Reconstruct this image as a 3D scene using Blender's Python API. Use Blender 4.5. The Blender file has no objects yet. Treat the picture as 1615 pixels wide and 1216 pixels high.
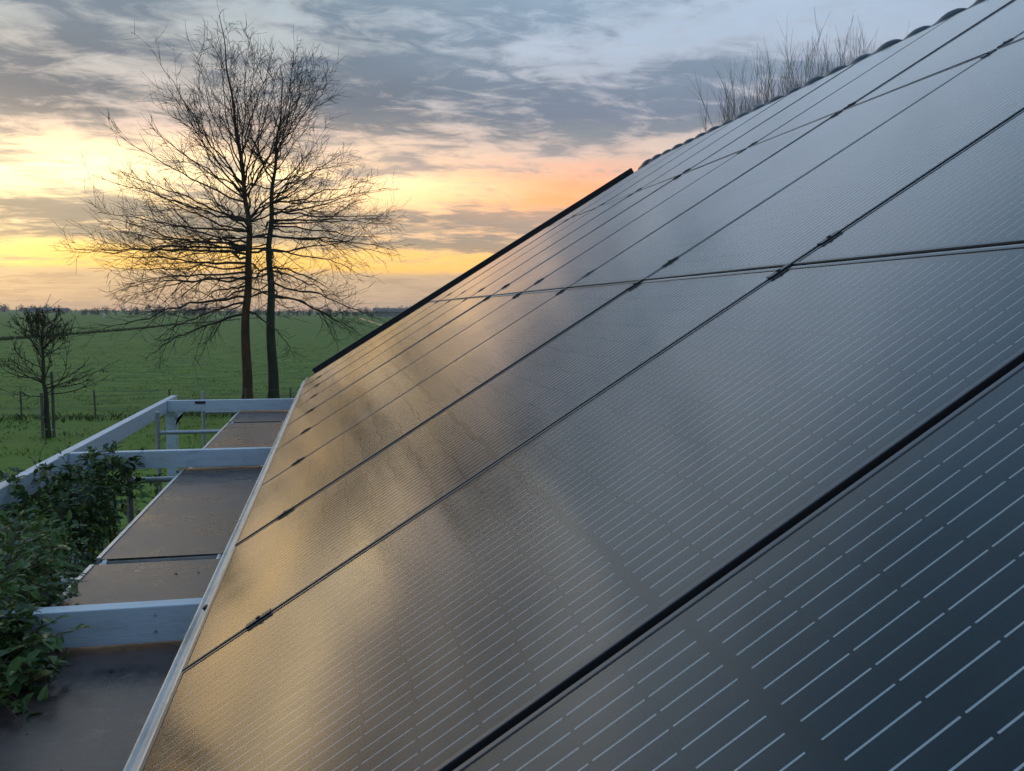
import bpy, bmesh, math, random
from mathutils import Vector, Matrix, noise
R = math.radians
scene = bpy.context.scene
C = scene.collection

# ---------------------------------------------------------------- camera
EZ = 2.68                                   # height of the panel field's lower edge above the ground
SLOPE = R(32.395)
YAW, PITCH, ROLL = R(11.851), R(4.974), R(0.321)
cam_d = bpy.data.cameras.new('camera')
cam_d.sensor_fit = 'HORIZONTAL'; cam_d.sensor_width = 36.0
cam_d.lens = 1328.18 / 1615.0 * 36.0
cam_d.clip_start = 0.05; cam_d.clip_end = 20000
cam = bpy.data.objects.new('camera', cam_d); C.objects.link(cam)
F = Vector((math.sin(YAW)*math.cos(PITCH), math.cos(YAW)*math.cos(PITCH), -math.sin(PITCH)))
R0 = Vector((math.cos(YAW), -math.sin(YAW), 0)); U0 = R0.cross(F)
cr = R0*math.cos(ROLL) + U0*math.sin(ROLL); cu = -R0*math.sin(ROLL) + U0*math.cos(ROLL)
m = Matrix((cr, cu, -F)).transposed().to_4x4()
m.translation = Vector((0.353, -0.913, EZ + 0.8176))
cam.matrix_world = m
scene.camera = cam

# ---------------------------------------------------------------- exposure
scene.view_settings.view_transform = 'Standard'
scene.view_settings.look = 'None'
scene.view_settings.gamma = 1.0
scene.view_settings.exposure = 0.36
scene.view_settings.use_curve_mapping = False
scene.cycles.max_bounces = 6; scene.cycles.diffuse_bounces = 2; scene.cycles.glossy_bounces = 3; scene.cycles.volume_bounces = 0; scene.cycles.use_adaptive_sampling = True; scene.cycles.adaptive_threshold = 0.025; scene.cycles.transparent_max_bounces = 12
scene.cycles.use_denoising = True

# ---------------------------------------------------------------- sun and sky
SUN_AZ, SUN_EL = R(-24.0), R(6.8)           # azimuth from +Y towards +X
sun_dir = Vector((math.sin(SUN_AZ)*math.cos(SUN_EL), math.cos(SUN_AZ)*math.cos(SUN_EL), math.sin(SUN_EL)))
sd = bpy.data.lights.new('sun', 'SUN'); sd.energy = 0.10; sd.angle = R(44); sd.color = (1.0, 0.80, 0.55)
so = bpy.data.objects.new('sun', sd); C.objects.link(so)
so.rotation_euler = sun_dir.to_track_quat('Z', 'Y').to_euler(); so.location = (-30, 60, 30)

class NT:
    """tiny node-tree writer"""
    def __init__(s, tree): s.t = tree; s.n = tree.nodes; s.l = tree.links
    def new(s, kind, **kw):
        nd = s.n.new(kind)
        for k, v in kw.items(): setattr(nd, k, v)
        return nd
    def put(s, sock, v):
        if hasattr(v, 'links'): s.l.new(v, sock)
        elif v is not None: sock.default_value = v
    def math(s, op, a, b=0.0, c=0.0, clamp=False):
        nd = s.new('ShaderNodeMath', operation=op, use_clamp=clamp)
        s.put(nd.inputs[0], a); s.put(nd.inputs[1], b); s.put(nd.inputs[2], c)
        return nd.outputs[0]
    def vmath(s, op, a, b=None, scale=None):
        nd = s.new('ShaderNodeVectorMath', operation=op)
        s.put(nd.inputs[0], a)
        if b is not None: s.put(nd.inputs[1], b)
        if scale is not None: s.put(nd.inputs['Scale'], scale)
        return nd.outputs['Value'] if op in ('DOT_PRODUCT', 'LENGTH', 'DISTANCE') else nd.outputs[0]
    def comb(s, x, y, z):
        nd = s.new('ShaderNodeCombineXYZ')
        for i, v in enumerate((x, y, z)): s.put(nd.inputs[i], v)
        return nd.outputs[0]
    def noise(s, vec, scale, detail=4, rough=0.55, dist=0.0):
        nd = s.new('ShaderNodeTexNoise'); s.put(nd.inputs['Vector'], vec)
        nd.inputs['Scale'].default_value = scale; nd.inputs['Detail'].default_value = detail
        nd.inputs['Roughness'].default_value = rough; nd.inputs['Distortion'].default_value = dist
        return nd.outputs['Fac']
    def ramp(s, fac, stops, interp='LINEAR'):
        nd = s.new('ShaderNodeValToRGB'); s.put(nd.inputs[0], fac); r = nd.color_ramp; r.interpolation = interp
        while len(r.elements) > 1: r.elements.remove(r.elements[-1])
        for i, (p, c) in enumerate(stops):
            e = r.elements[0] if i == 0 else r.elements.new(p)
            e.position = p; e.color = (c, c, c, 1) if isinstance(c, (int, float)) else (*c, 1)
        return nd.outputs[0]
    def mix(s, f, a, b, blend='MIX'):
        nd = s.new('ShaderNodeMix', data_type='RGBA', blend_type=blend); nd.clamp_factor = True
        s.put(nd.inputs['Factor'], f)
        s.put(nd.inputs[6], a if hasattr(a, 'links') else (*a, 1)); s.put(nd.inputs[7], b if hasattr(b, 'links') else (*b, 1))
        return nd.outputs[2]
    def smooth(s, v, lo, hi):
        nd = s.new('ShaderNodeMapRange', interpolation_type='SMOOTHSTEP'); s.put(nd.inputs[0], v)
        nd.inputs[1].default_value = lo; nd.inputs[2].default_value = hi
        return nd.outputs[0]

world = bpy.data.worlds.new('World'); scene.world = world; world.use_nodes = True
def build_world():
    t = NT(world.node_tree); t.n.clear()
    out = t.new('ShaderNodeOutputWorld')
    D = t.vmath('NORMALIZE', t.new('ShaderNodeTexCoord').outputs['Generated'])
    sx = t.new('ShaderNodeSeparateXYZ'); t.l.new(D, sx.inputs[0])
    x, y, z = sx.outputs
    zc = t.math('MAXIMUM', z, 0.0)
    el = t.math('MULTIPLY', t.math('ARCSINE', zc), 180/math.pi)
    # cloud-deck coordinates: the direction met with a curved ceiling, so streaks flatten towards the horizon
    k = t.math('DIVIDE', 1.0, t.math('ADD', zc, 0.09))
    P = t.comb(t.math('MULTIPLY', x, k), t.math('MULTIPLY', y, k), 0.0)
    # how near to the sun's side (1) or away from it (0)
    hs = Vector((math.sin(SUN_AZ), math.cos(SUN_AZ), 0))
    hl = t.math('SQRT', t.math('MAXIMUM', t.math('SUBTRACT', 1.0, t.math('MULTIPLY', z, z)), 1e-4))
    ca = t.math('DIVIDE', t.vmath('DOT_PRODUCT', D, tuple(hs)), hl)
    toward = t.smooth(ca, 0.74, 0.99)
    wide = t.smooth(ca, -0.3, 0.95)
    n_big = t.noise(t.vmath('ADD', P, (3.1, 7.7, 0.0)), 0.55, 5, 0.55, 0.3)
    n_mid = t.noise(t.vmath('ADD', P, (11.4, 2.2, 4.0)), 1.5, 6, 0.58, 0.4)
    n_fine = t.noise(t.vmath('MULTIPLY', P, (1.0, 1.5, 1.0)), 5.0, 6, 0.62, 0.6)
    warp = t.math('ADD', t.math('MULTIPLY', t.math('SUBTRACT', n_big, 0.5), 3.2),
                  t.math('MULTIPLY', t.math('SUBTRACT', n_mid, 0.5), 1.6))
    warp = t.math('MULTIPLY', warp, t.smooth(el, 1.0, 10.0))
    e2 = t.math('ADD', el, warp)
    ef = t.math('DIVIDE', e2, 40.0, clamp=True)
    q = lambda d: d/40.0
    clear_sun = t.ramp(ef, [(0, (.50, .35, .23)), (q(1.2), (.46, .34, .22)), (q(2.3), (.48, .36, .22)), (q(2.7), (.95, .55, .14)), (q(3.6), (1.0, .62, .17)),
        (q(5.0), (.84, .58, .34)), (q(6.6), (1.10, .78, .40)), (q(8.2), (1.55, 1.18, .62)), (q(9.6), (1.05, .74, .46)), (q(11.0), (.74, .54, .45)), (q(12.5), (.52, .46, .43)),
        (q(16), (.37, .40, .40)), (q(20), (.36, .44, .49)), (q(24), (.58, .68, .76)), (q(31), (.56, .69, .80)), (1, (.16, .32, .47))])
    clear_far = t.ramp(ef, [(0, (.47, .32, .23)), (q(1.4), (.44, .32, .24)), (q(2.3), (.47, .33, .23)), (q(2.8), (.86, .46, .14)), (q(3.8), (.90, .50, .17)), (q(5.0), (.80, .46, .24)),
        (q(6.4), (.90, .42, .21)), (q(7.4), (1.10, .38, .14)), (q(8.8), (.96, .42, .23)), (q(10.3), (.66, .48, .38)), (q(13), (.47, .45, .46)), (q(16), (.38, .44, .53)), (q(20), (.37, .47, .60)), (q(25), (.50, .62, .77)), (q(31), (.50, .64, .80)), (1, (.22, .37, .55))])
    cloud_sun = t.ramp(ef, [(0, (.42, .31, .21)), (q(2.6), (.44, .32, .20)), (q(3.6), (.50, .34, .17)), (q(4.6), (.29, .25, .19)), (q(6.2), (.27, .235, .19)), (q(8), (.58, .47, .35)), (q(10), (.40, .33, .28)), (q(11.6), (.19, .19, .20)), (q(13), (.13, .15, .18)),
        (q(19), (.15, .20, .255)), (q(24), (.34, .42, .50)), (q(31), (.38, .48, .57)), (1, (.13, .23, .34))])
    cloud_far = t.ramp(ef, [(0, (.41, .29, .22)), (q(2.6), (.42, .30, .21)), (q(3.6), (.46, .30, .18)), (q(5), (.34, .26, .21)), (q(6.2), (.42, .29, .22)), (q(8), (.60, .35, .22)), (q(10), (.38, .31, .29)), (q(11.6), (.22, .23, .25)), (q(13), (.16, .19, .25)),
        (q(19), (.20, .275, .36)), (q(25), (.36, .46, .58)), (q(31), (.38, .49, .62)), (1, (.16, .27, .40))])
    clear = t.mix(toward, clear_far, clear_sun); cloud = t.mix(toward, cloud_far, cloud_sun)
    cov = t.ramp(ef, [(0, .30), (q(2.3), .34), (q(2.8), .02), (q(3.6), 0.06), (q(4.3), .50), (q(6.0), .52), (q(6.9), .30), (q(8.0), .18), (q(9.3), .28), (q(10.6), .40),
        (q(11.8), .46), (q(15.2), .48), (q(17), .26), (q(19.5), .40), (q(24), .24), (1, .26)])
    dens = t.math('ADD', cov, t.math('ADD', t.math('MULTIPLY', t.math('SUBTRACT', n_mid, 0.5), 1.7), t.math('MULTIPLY', t.math('SUBTRACT', n_fine, 0.5), 1.15)))
    dens = t.math('SUBTRACT', dens, t.math('MULTIPLY', t.math('SUBTRACT', 1.0, toward), 0.07))
    mask = t.smooth(dens, 0.0, 0.55)
    sky = t.mix(mask, clear, cloud)
    # lit thin edges and mottling of the cloud sheets
    edge = t.math('MULTIPLY', t.math('MULTIPLY', mask, t.math('SUBTRACT', 1.0, mask)), 4.0)
    lit = t.mix(toward, t.ramp(ef, [(0, (.1, .06, .03)), (q(8), (.22, .10, .04)), (q(14), (.13, .10, .09)), (1, (.05, .06, .08))]), t.ramp(ef, [(0, (.1, .06, .03)), (q(8), (.2, .15, .07)), (q(14), (.14, .11, .08)), (1, (.05, .06, .07))]))
    sky = t.vmath('ADD', sky, t.vmath('SCALE', lit, scale=t.math('MULTIPLY', edge, n_fine)))
    mott = t.math('ADD', 0.80, t.math('MULTIPLY', t.noise(t.vmath('ADD', P, (7.0, 1.0, 2.0)), 3.2, 7, .66, .8), 0.40))
    sky = t.vmath('SCALE', sky, scale=mott)
    # away from the sunset the evening sky goes on as plain blue with pale broken cloud
    back_clear = t.ramp(ef, [(0, (.16, .18, .23)), (q(6), (.16, .21, .29)), (q(20), (.22, .31, .44)), (1, (.23, .36, .53))])
    back = t.mix(t.math('MULTIPLY', mask, 0.7), back_clear, (.18, .24, .32))
    sky = t.mix(wide, back, sky)
    nish = t.new('ShaderNodeTexSky', sky_type='NISHITA'); nish.sun_disc = False
    nish.sun_elevation = SUN_EL; nish.sun_rotation = SUN_AZ; nish.altitude = 0; nish.air_density = 1.0; nish.dust_density = 1.5
    # glow of the sun behind thin cloud
    g = t.math('ARCCOSINE', t.math('MINIMUM', t.vmath('DOT_PRODUCT', D, tuple(sun_dir)), 0.99999))
    glow = t.math('EXPONENT', t.math('MULTIPLY', t.math('MULTIPLY', g, g), -1/(2*R(5.0)**2)))
    glow = t.math('MULTIPLY', glow, t.math('SUBTRACT', 1.0, t.math('MULTIPLY', mask, 0.85)))
    gcol = t.vmath('SCALE', (1.0, .74, .34), scale=t.math('MULTIPLY', glow, 0.36))
    tot = t.vmath('ADD', sky, gcol)
    tot = t.vmath('ADD', tot, t.vmath('SCALE', nish.outputs[0], scale=0.003))
    bg = t.new('ShaderNodeBackground'); t.l.new(tot, bg.inputs[0]); bg.inputs[1].default_value = 1.0
    t.l.new(bg.outputs[0], out.inputs[0])
build_world()

# ---------------------------------------------------------------- helpers
def tag(o, label=None, cat=None, group=None, kind=None):
    if label: o['label'] = label
    if cat: o['category'] = cat
    if group: o['group'] = group
    if kind: o['kind'] = kind
    return o
def empty(name, loc=(0, 0, 0), rot=(0, 0, 0)):
    o = bpy.data.objects.new(name, None); o.empty_display_size = 0.1
    o.location = loc; o.rotation_euler = rot; C.objects.link(o); return o
def link(name, me, parent=None, loc=None, rot=None):
    o = bpy.data.objects.new(name, me); C.objects.link(o)
    if parent: o.parent = parent
    if loc is not None: o.location = loc
    if rot is not None: o.rotation_euler = rot
    return o
class MB:
    """collects vertices and faces for one mesh"""
    def __init__(s): s.v = []; s.f = []
    def box(s, x0, x1, y0, y1, z0, z1):
        b = len(s.v)
        s.v += [(x0, y0, z0), (x1, y0, z0), (x1, y1, z0), (x0, y1, z0), (x0, y0, z1), (x1, y0, z1), (x1, y1, z1), (x0, y1, z1)]
        s.f += [(b, b+3, b+2, b+1), (b+4, b+5, b+6, b+7), (b, b+1, b+5, b+4), (b+1, b+2, b+6, b+5), (b+2, b+3, b+7, b+6), (b+3, b, b+4, b+7)]
        return s
    def quad(s, *p):
        b = len(s.v); s.v += [tuple(q) for q in p]; s.f.append(tuple(range(b, b+len(p)))); return s
    def tube(s, pts, rad, sides=8, cap=True):
        b = len(s.v); n = len(pts); pts = [Vector(p) for p in pts]
        ref = None
        for i, p in enumerate(pts):
            d = (pts[min(i+1, n-1)] - pts[max(i-1, 0)]).normalized()
            if ref is None: ref = d.orthogonal().normalized()
            ref = (ref - d*ref.dot(d))
            ref = ref.normalized() if ref.length > 1e-6 else d.orthogonal().normalized()
            w = d.cross(ref); r = rad[i] if isinstance(rad, (list, tuple)) else rad
            for k in range(sides):
                a = 2*math.pi*k/sides
                s.v.append(tuple(p + (ref*math.cos(a) + w*math.sin(a))*r))
        for i in range(n-1):
            for k in range(sides):
                k2 = (k+1) % sides
                s.f.append((b+i*sides+k, b+i*sides+k2, b+(i+1)*sides+k2, b+(i+1)*sides+k))
        if cap:
            s.f.append(tuple(b+k for k in reversed(range(sides)))); s.f.append(tuple(b+(n-1)*sides+k for k in range(sides)))
        return s
    def mesh(s, name, mat, smooth=False, bevel=0.0):
        me = bpy.data.meshes.new(name); me.from_pydata(s.v, [], s.f)
        if bevel:
            bm = bmesh.new(); bm.from_mesh(me)
            bmesh.ops.bevel(bm, geom=bm.edges[:], offset=bevel, segments=2, affect='EDGES', profile=0.6)
            bm.to_mesh(me); bm.free()
        me.materials.append(mat)
        if smooth: me.shade_smooth()
        me.update(); return me
    def obj(s, name, mat, parent=None, smooth=False, bevel=0.0, loc=None, rot=None):
        return link(name, s.mesh(name, mat, smooth, bevel), parent, loc, rot)

def material(name, base=(.5, .5, .5), rough=0.6, metal=0.0, ior=1.45):
    m = bpy.data.materials.new(name); m.use_nodes = True; t = NT(m.node_tree)
    b = m.node_tree.nodes['Principled BSDF']
    b.inputs['Base Color'].default_value = (*base, 1); b.inputs['Roughness'].default_value = rough
    b.inputs['Metallic'].default_value = metal; b.inputs['IOR'].default_value = ior
    return m, t, b
def coords(t, kind='Object', scale=None):
    c = t.new('ShaderNodeTexCoord').outputs[kind]
    return t.vmath('MULTIPLY', c, scale) if scale else c
def bump(t, b, h, strength, dist):
    nd = t.new('ShaderNodeBump'); nd.inputs['Strength'].default_value = strength; nd.inputs['Distance'].default_value = dist
    t.put(nd.inputs['Height'], h); t.l.new(nd.outputs[0], b.inputs['Normal'])

# ---------------------------------------------------------------- materials
def mat_cell(name, base):
    m, t, b = material(name, base, 0.24, ior=1.32)
    geo = t.new('ShaderNodeNewGeometry').outputs['Position']
    t.put(b.inputs['Base Color'], t.mix(t.noise(geo, 5.0, 3, .6), base, tuple(c*1.5 for c in base)))
    return m
def mat_cover_glass():
    """thin cover glass: clear where looked through, mirror-like by Fresnel, a little smeared and wavy"""
    m = bpy.data.materials.new('cover_glass'); m.use_nodes = True; t = NT(m.node_tree); t.n.clear()
    out = t.new('ShaderNodeOutputMaterial')
    geo = t.new('ShaderNodeNewGeometry').outputs['Position']
    n1 = t.noise(geo, 1.9, 5, 0.6); n2 = t.noise(t.vmath('MULTIPLY', geo, (1, 5, 1)), 8.0, 5, 0.65)
    smear = t.smooth(t.math('ADD', t.math('MULTIPLY', n1, 0.6), t.math('MULTIPLY', n2, 0.4)), 0.46, 0.64)
    spots = t.smooth(t.noise(t.vmath('MULTIPLY', geo, (1, 2, 1)), 9.0, 4, 0.7), 0.66, 0.74)
    bp = t.new('ShaderNodeBump'); bp.inputs['Strength'].default_value = 0.3; bp.inputs['Distance'].default_value = .012
    t.put(bp.inputs['Height'], t.noise(geo, 1.3, 2, 0.4))
    gl = t.new('ShaderNodeBsdfGlossy'); t.put(gl.inputs['Roughness'], t.math('ADD', 0.13, t.math('ADD', t.math('MULTIPLY', smear, 0.045), t.math('MULTIPLY', spots, .10))))
    t.l.new(bp.outputs[0], gl.inputs['Normal'])
    fr = t.new('ShaderNodeFresnel'); fr.inputs[0].default_value = 1.5
    tr = t.new('ShaderNodeBsdfTransparent')
    # both faces of the sheet reflect
    slab = t.math('DIVIDE', t.math('MULTIPLY', fr.outputs[0], 1.45), t.math('ADD', 1.0, t.math('MULTIPLY', fr.outputs[0], .45)))
    mx = t.new('ShaderNodeMixShader'); t.l.new(slab, mx.inputs[0]); t.l.new(tr.outputs[0], mx.inputs[1]); t.l.new(gl.outputs[0], mx.inputs[2])
    # thin film of dust
    df = t.new('ShaderNodeBsdfDiffuse'); df.inputs[0].default_value = (.42, .42, .40, 1)
    oc = t.new('ShaderNodeTexCoord').outputs['Object']
    ox = t.new('ShaderNodeSeparateXYZ'); t.l.new(oc, ox.inputs[0])
    runs = t.smooth(t.noise(t.vmath('ADD', t.vmath('MULTIPLY', oc, (.9, 16, 1)), geo), 2.2, 4, .6), .52, .74)
    low = t.math('MULTIPLY', t.smooth(t.math('SUBTRACT', .10, ox.outputs[0]), .0, .09), t.noise(t.vmath('MULTIPLY', geo, (1, 3, 1)), 14, 4, .6))
    film = t.math('ADD', t.math('ADD', .002, t.math('MULTIPLY', smear, .008)), t.math('ADD', t.math('MULTIPLY', runs, .012), t.math('MULTIPLY', low, .05)))
    m2 = t.new('ShaderNodeMixShader'); t.put(m2.inputs[0], film)
    t.l.new(mx.outputs[0], m2.inputs[1]); t.l.new(df.outputs[0], m2.inputs[2])
    t.l.new(m2.outputs[0], out.inputs[0])
    return m
M = {}
M['cell'] = mat_cell('solar_cell', (.004, .012, .022))
M['backsheet'] = mat_cell('black_backsheet', (.007, .009, .013))
M['cover'] = mat_cover_glass()
M['ribbon'], _t, _b = material('tinned_ribbon', (.92, .95, .96), 0.35, metal=.12)
M['black_frame'], _t, _b = material('black_anodised_frame', (.115, .115, .122), 0.28, metal=.8, ior=1.6)
_n = _t.noise(coords(_t), 60, 3); _t.put(_b.inputs['Roughness'], _t.math('ADD', .27, _t.math('MULTIPLY', _n, .14)))
M['clamp'], _t, _b = material('black_clamp', (.02, .02, .023), 0.4, ior=1.5)
M['bolt'], _t, _b = material('steel_bolt', (.30, .30, .32), 0.35, metal=1.0)
def mat_grime(name, base, dark, rough, metal=0.0, scale=6.0, lo=.45, hi=.75, stretch=None, bumpd=0.0):
    m, t, b = material(name, base, rough, metal)
    c = coords(t, 'Object', stretch)
    n = t.math('ADD', t.math('MULTIPLY', t.noise(c, scale, 6, .6), .7), t.math('MULTIPLY', t.noise(c, scale*7, 4, .6), .3))
    t.put(b.inputs['Base Color'], t.mix(t.smooth(n, lo, hi), base, dark))
    t.put(b.inputs['Roughness'], t.math('ADD', rough-.06, t.math('MULTIPLY', n, .15)))
    if bumpd: bump(t, b, n, 0.5, bumpd)
    return m
M['edge'] = mat_grime('weathered_aluminium_edge', (.62, .62, .61), (.33, .32, .30), .42, 0.35, 9, .42, .72, (1, .35, 1))
M['alu'] = mat_grime('aluminium', (.62, .62, .63), (.35, .34, .33), .38, .7, 12)
M['tube'] = mat_grime('galvanised_tube', (.46, .49, .53), (.27, .29, .31), .42, .55, 14)
def mat_paint():
    m, t, b = material('white_paint', (.72, .75, .78), .42)
    c = t.new('ShaderNodeNewGeometry').outputs['Position']
    n = t.noise(t.vmath('MULTIPLY', c, (1, 1, 4)), 6, 6, .62); g = t.noise(c, 38, 4, .6); sp = t.noise(c, 30, 2, .5)
    col = t.mix(t.smooth(n, .48, .76), (.53, .62, .71), (.41, .48, .54))
    col = t.mix(t.math('MULTIPLY', t.smooth(t.noise(c, 2.6, 5, .7), .55, .72), .45), col, (.42, .46, .38))
    col = t.mix(t.smooth(sp, .735, .76), col, (.10, .075, .055))
    t.put(b.inputs['Base Color'], col); t.put(b.inputs['Roughness'], t.math('ADD', .34, t.math('MULTIPLY', g, .25)))
    bump(t, b, t.math('ADD', t.noise(t.vmath('MULTIPLY', c, (1, 1, 9)), 18, 4, .6), t.math('MULTIPLY', g, .4)), .35, .004)
    return m
M['white'] = mat_paint()
M['verge'] = mat_grime('black_verge_trim', (.012, .012, .014), (.03, .03, .03), .5, 0, 8)
M['tile'] = mat_grime('dark_blue_grey_roof_tile', (.045, .055, .072), (.028, .033, .036), .42, 0, 9, .4, .7, None, .003)
def mat_deck():
    m, t, b = material('brown_phenolic_plywood', (.085, .062, .052), .42)
    c = t.new('ShaderNodeNewGeometry').outputs['Position']
    n1 = t.noise(c, 3.2, 6, .65); n2 = t.noise(c, 26, 5, .6); n3 = t.noise(t.vmath('ADD', c, (4, 9, 1)), 16, 2, .5)
    col = t.mix(t.smooth(n1, .36, .66), (.028, .017, .015), (.098, .072, .069))
    col = t.mix(t.math('MULTIPLY', t.smooth(n2, .50, .78), .5), col, (.15, .125, .11))
    col = t.mix(t.smooth(n3, .76, .80), col, (.36, .34, .31))
    col = t.mix(t.smooth(t.noise(t.vmath('ADD', c, (1, 5, 7)), 21, 2, .5), .72, .76), col, (.015, .012, .010))
    t.put(b.inputs['Base Color'], col)
    t.put(b.inputs['Roughness'], t.math('ADD', .06, t.math('MULTIPLY', n1, .50)))
    bump(t, b, t.noise(c, 140, 3, .6), 0.25, .002)
    return m
M['deck'] = mat_deck()
def mat_leaf(name, a, b_, spot=None):
    m, t, b = material(name, a, .42)
    r = t.new('ShaderNodeNewGeometry').outputs['Random Per Island']
    oi = t.new('ShaderNodeObjectInfo').outputs['Random']
    f = t.math('FRACT', t.math('ADD', r, oi))
    col = t.mix(f, a, b_)
    if spot: col = t.mix(t.smooth(f, .9, .97), col, spot)
    t.put(b.inputs['Base Color'], col)
    tr = t.new('ShaderNodeBsdfTranslucent'); t.put(tr.inputs[0], t.mix(.5, col, (.10, .16, .02)))
    mx = t.new('ShaderNodeMixShader'); mx.inputs[0].default_value = .25
    t.l.new(b.outputs[0], mx.inputs[1]); t.l.new(tr.outputs[0], mx.inputs[2])
    t.l.new(mx.outputs[0], t.n['Material Output'].inputs[0])
    return m
M['leaf'] = mat_leaf('green_leaf', (.060, .130, .034), (.120, .21, .048), (.28, .28, .06))
M['leaf_dark'] = mat_leaf('dark_green_leaf', (.028, .066, .030), (.060, .110, .044), (.13, .16, .045))
M['leaf_pale'] = mat_leaf('pale_green_leaf', (.10, .16, .075), (.16, .22, .07), (.30, .27, .08))
M['leaf_dry'] = mat_leaf('dry_winter_leaf', (.060, .062, .026), (.11, .080, .036))
M['petal'], _t, _b = material('white_petal', (.78, .78, .74), .6)
def mat_bark(name, a, c_, scale=5):
    m, t, b = material(name, a, .85)
    c = coords(t, 'Object', (1, 1, .3))
    n = t.noise(c, scale, 6, .65)
    t.put(b.inputs['Base Color'], t.mix(t.smooth(n, .35, .65), a, c_)); bump(t, b, n, .8, .03)
    return m
M['bark_brown'] = mat_bark('reddish_brown_bark', (.055, .034, .022), (.12, .060, .027))
M['bark_green'] = mat_bark('mossy_bark', (.030, .032, .024), (.050, .062, .034))
M['twig'] = mat_bark('dark_twig', (.040, .030, .024), (.065, .046, .034), 9)
M['twig_pale'] = mat_bark('reddish_willow_shoot', (.18, .135, .125), (.26, .19, .165), 9)
M['post'] = mat_bark('weathered_wood', (.085, .080, .068), (.14, .13, .11), 8)
M['wire'], _t, _b = material('fence_wire', (.16, .16, .16), .5, .6)
M['stem'] = mat_bark('brown_stem', (.09, .055, .035), (.14, .09, .055), 12)
M['wall'] = mat_grime('plain_brick_coloured_render', (.30, .17, .12), (.22, .13, .10), .85, 0, 3)
def mat_ground():
    m, t, b = material('pasture_grass', (.05, .1, .03), .9)
    c = t.new('ShaderNodeNewGeometry').outputs['Position']
    s = t.new('ShaderNodeSeparateXYZ'); t.l.new(c, s.inputs[0])
    n1 = t.noise(c, .055, 6, .6); n2 = t.noise(t.vmath('MULTIPLY', c, (.5, 1, 1)), .9, 5, .65); n3 = t.noise(c, 5.0, 4, .6)
    pasture = t.mix(n1, (.088, .170, .013), (.140, .220, .018))
    pasture = t.mix(t.smooth(n2, .40, .68), pasture, (.050, .112, .015))
    lawn = t.mix(n2, (.085, .165, .014), (.145, .225, .022))
    near = t.math('LESS_THAN', s.outputs[1], 28.6)
    col = t.mix(near, pasture, lawn)
    col = t.mix(t.smooth(n3, .52, .85), col, (.045, .085, .014))
    t.put(b.inputs['Base Color'], col)
    bump(t, b, t.math('ADD', n2, t.math('MULTIPLY', n3, .35)), .6, .2)
    return m
M['ground'] = mat_ground()
M['grass'] = mat_leaf('grass_blade', (.080, .150, .013), (.140, .22, .022), (.15, .15, .05))
M['reed'] = mat_leaf('rough_bank_grass', (.034, .052, .018), (.062, .075, .026))
M['water'], _t, _b = material('ditch_water', (.02, .025, .02), .06, ior=1.33)
bump(_t, _b, _t.noise(coords(_t), 3, 3), .1, .01)
M['far_tree'] = mat_leaf('far_winter_woodland', (.035, .036, .026), (.060, .052, .036))
M['far_wall'], _t, _b = material('far_shed_wall', (.30, .27, .24), .8)
M['far_roof'], _t, _b = material('far_shed_roof', (.16, .14, .13), .8)
M['far_steel'], _t, _b = material('crane_steel', (.35, .33, .30), .6)

# ---------------------------------------------------------------- ground
def hgt(x, y):
    """small tussocky relief of the fields"""
    a = 1.0 if 29 < y < 160 else 0.35
    h = noise.noise((x*.55, y*.9, 0))*.045*a + noise.noise((x*1.7, y*2.3, 3))*.03*a
    fade = max(0.0, 1 - abs(y)/400.0)*(1.0 if y > 8 else 0.3)
    return h*fade
def build_ground():
    xs = [-6000, -3000, -1500, -800, -400, -200, -120, -80]; xs += [-60 + i*.45 for i in range(190)]; xs += [30, 40, 60, 90, 150, 300, 600, 1200, 3000, 6000]
    ys = [-6000, -2000, -600, -200, -60, -20, 0, 6]; ys += [9 + i*.22 for i in range(210)]; ys += [56 + i*1.4 for i in range(80)]
    ys += [175, 200, 240, 300, 400, 550, 800, 1200, 2000, 3500, 7000]
    b = MB(); nx = len(xs)
    for yy in ys:
        for xx in xs: b.v.append((xx, yy, hgt(xx, yy)))
    for j in range(len(ys)-1):
        for i in range(nx-1): b.f.append((j*nx+i, j*nx+i+1, (j+1)*nx+i+1, (j+1)*nx+i))
    tag(b.obj('ground', M['ground'], smooth=True), 'flat green pasture and lawn reaching to the horizon', kind='structure')
build_ground()

def blades(name, mat, spots, hmin, hmax, per, wid, label, seed, cat=None):
    rnd = random.Random(seed); b = MB()
    for (x, y) in spots:
        z = hgt(x, y)
        for _ in range(per):
            h = rnd.uniform(hmin, hmax); a = rnd.uniform(0, 6.283); w = rnd.uniform(.6, 1.2)*wid
            px, py = x + rnd.gauss(0, .10), y + rnd.gauss(0, .10)
            dx, dy = math.cos(a)*w, math.sin(a)*w; lx, ly = rnd.gauss(0, .45)*h, rnd.gauss(0, .45)*h
            i = len(b.v)
            b.v += [(px-dx, py-dy, z-.02), (px+dx, py+dy, z-.02), (px+lx*.4+dx*.7, py+ly*.4+dy*.7, z+h*.6), (px+lx, py+ly, z+h)]
            b.f += [(i, i+1, i+2), (i, i+2, i+3)]
    return tag(b.obj(name, mat), label, kind='stuff')
rnd = random.Random(5)
spots = []
for _ in range(15000):
    y = 10 + 80*rnd.random()**1.6; x = rnd.uniform(-.55*y-2, .12*y + 3)
    if noise.noise((x*.35, y*.5, 9)) > -.15: spots.append((x, y))
blades('grass', M['grass'], spots, .03, .10, 4, .011, 'short tussocky green grass across lawn and pasture', 6)

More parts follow.
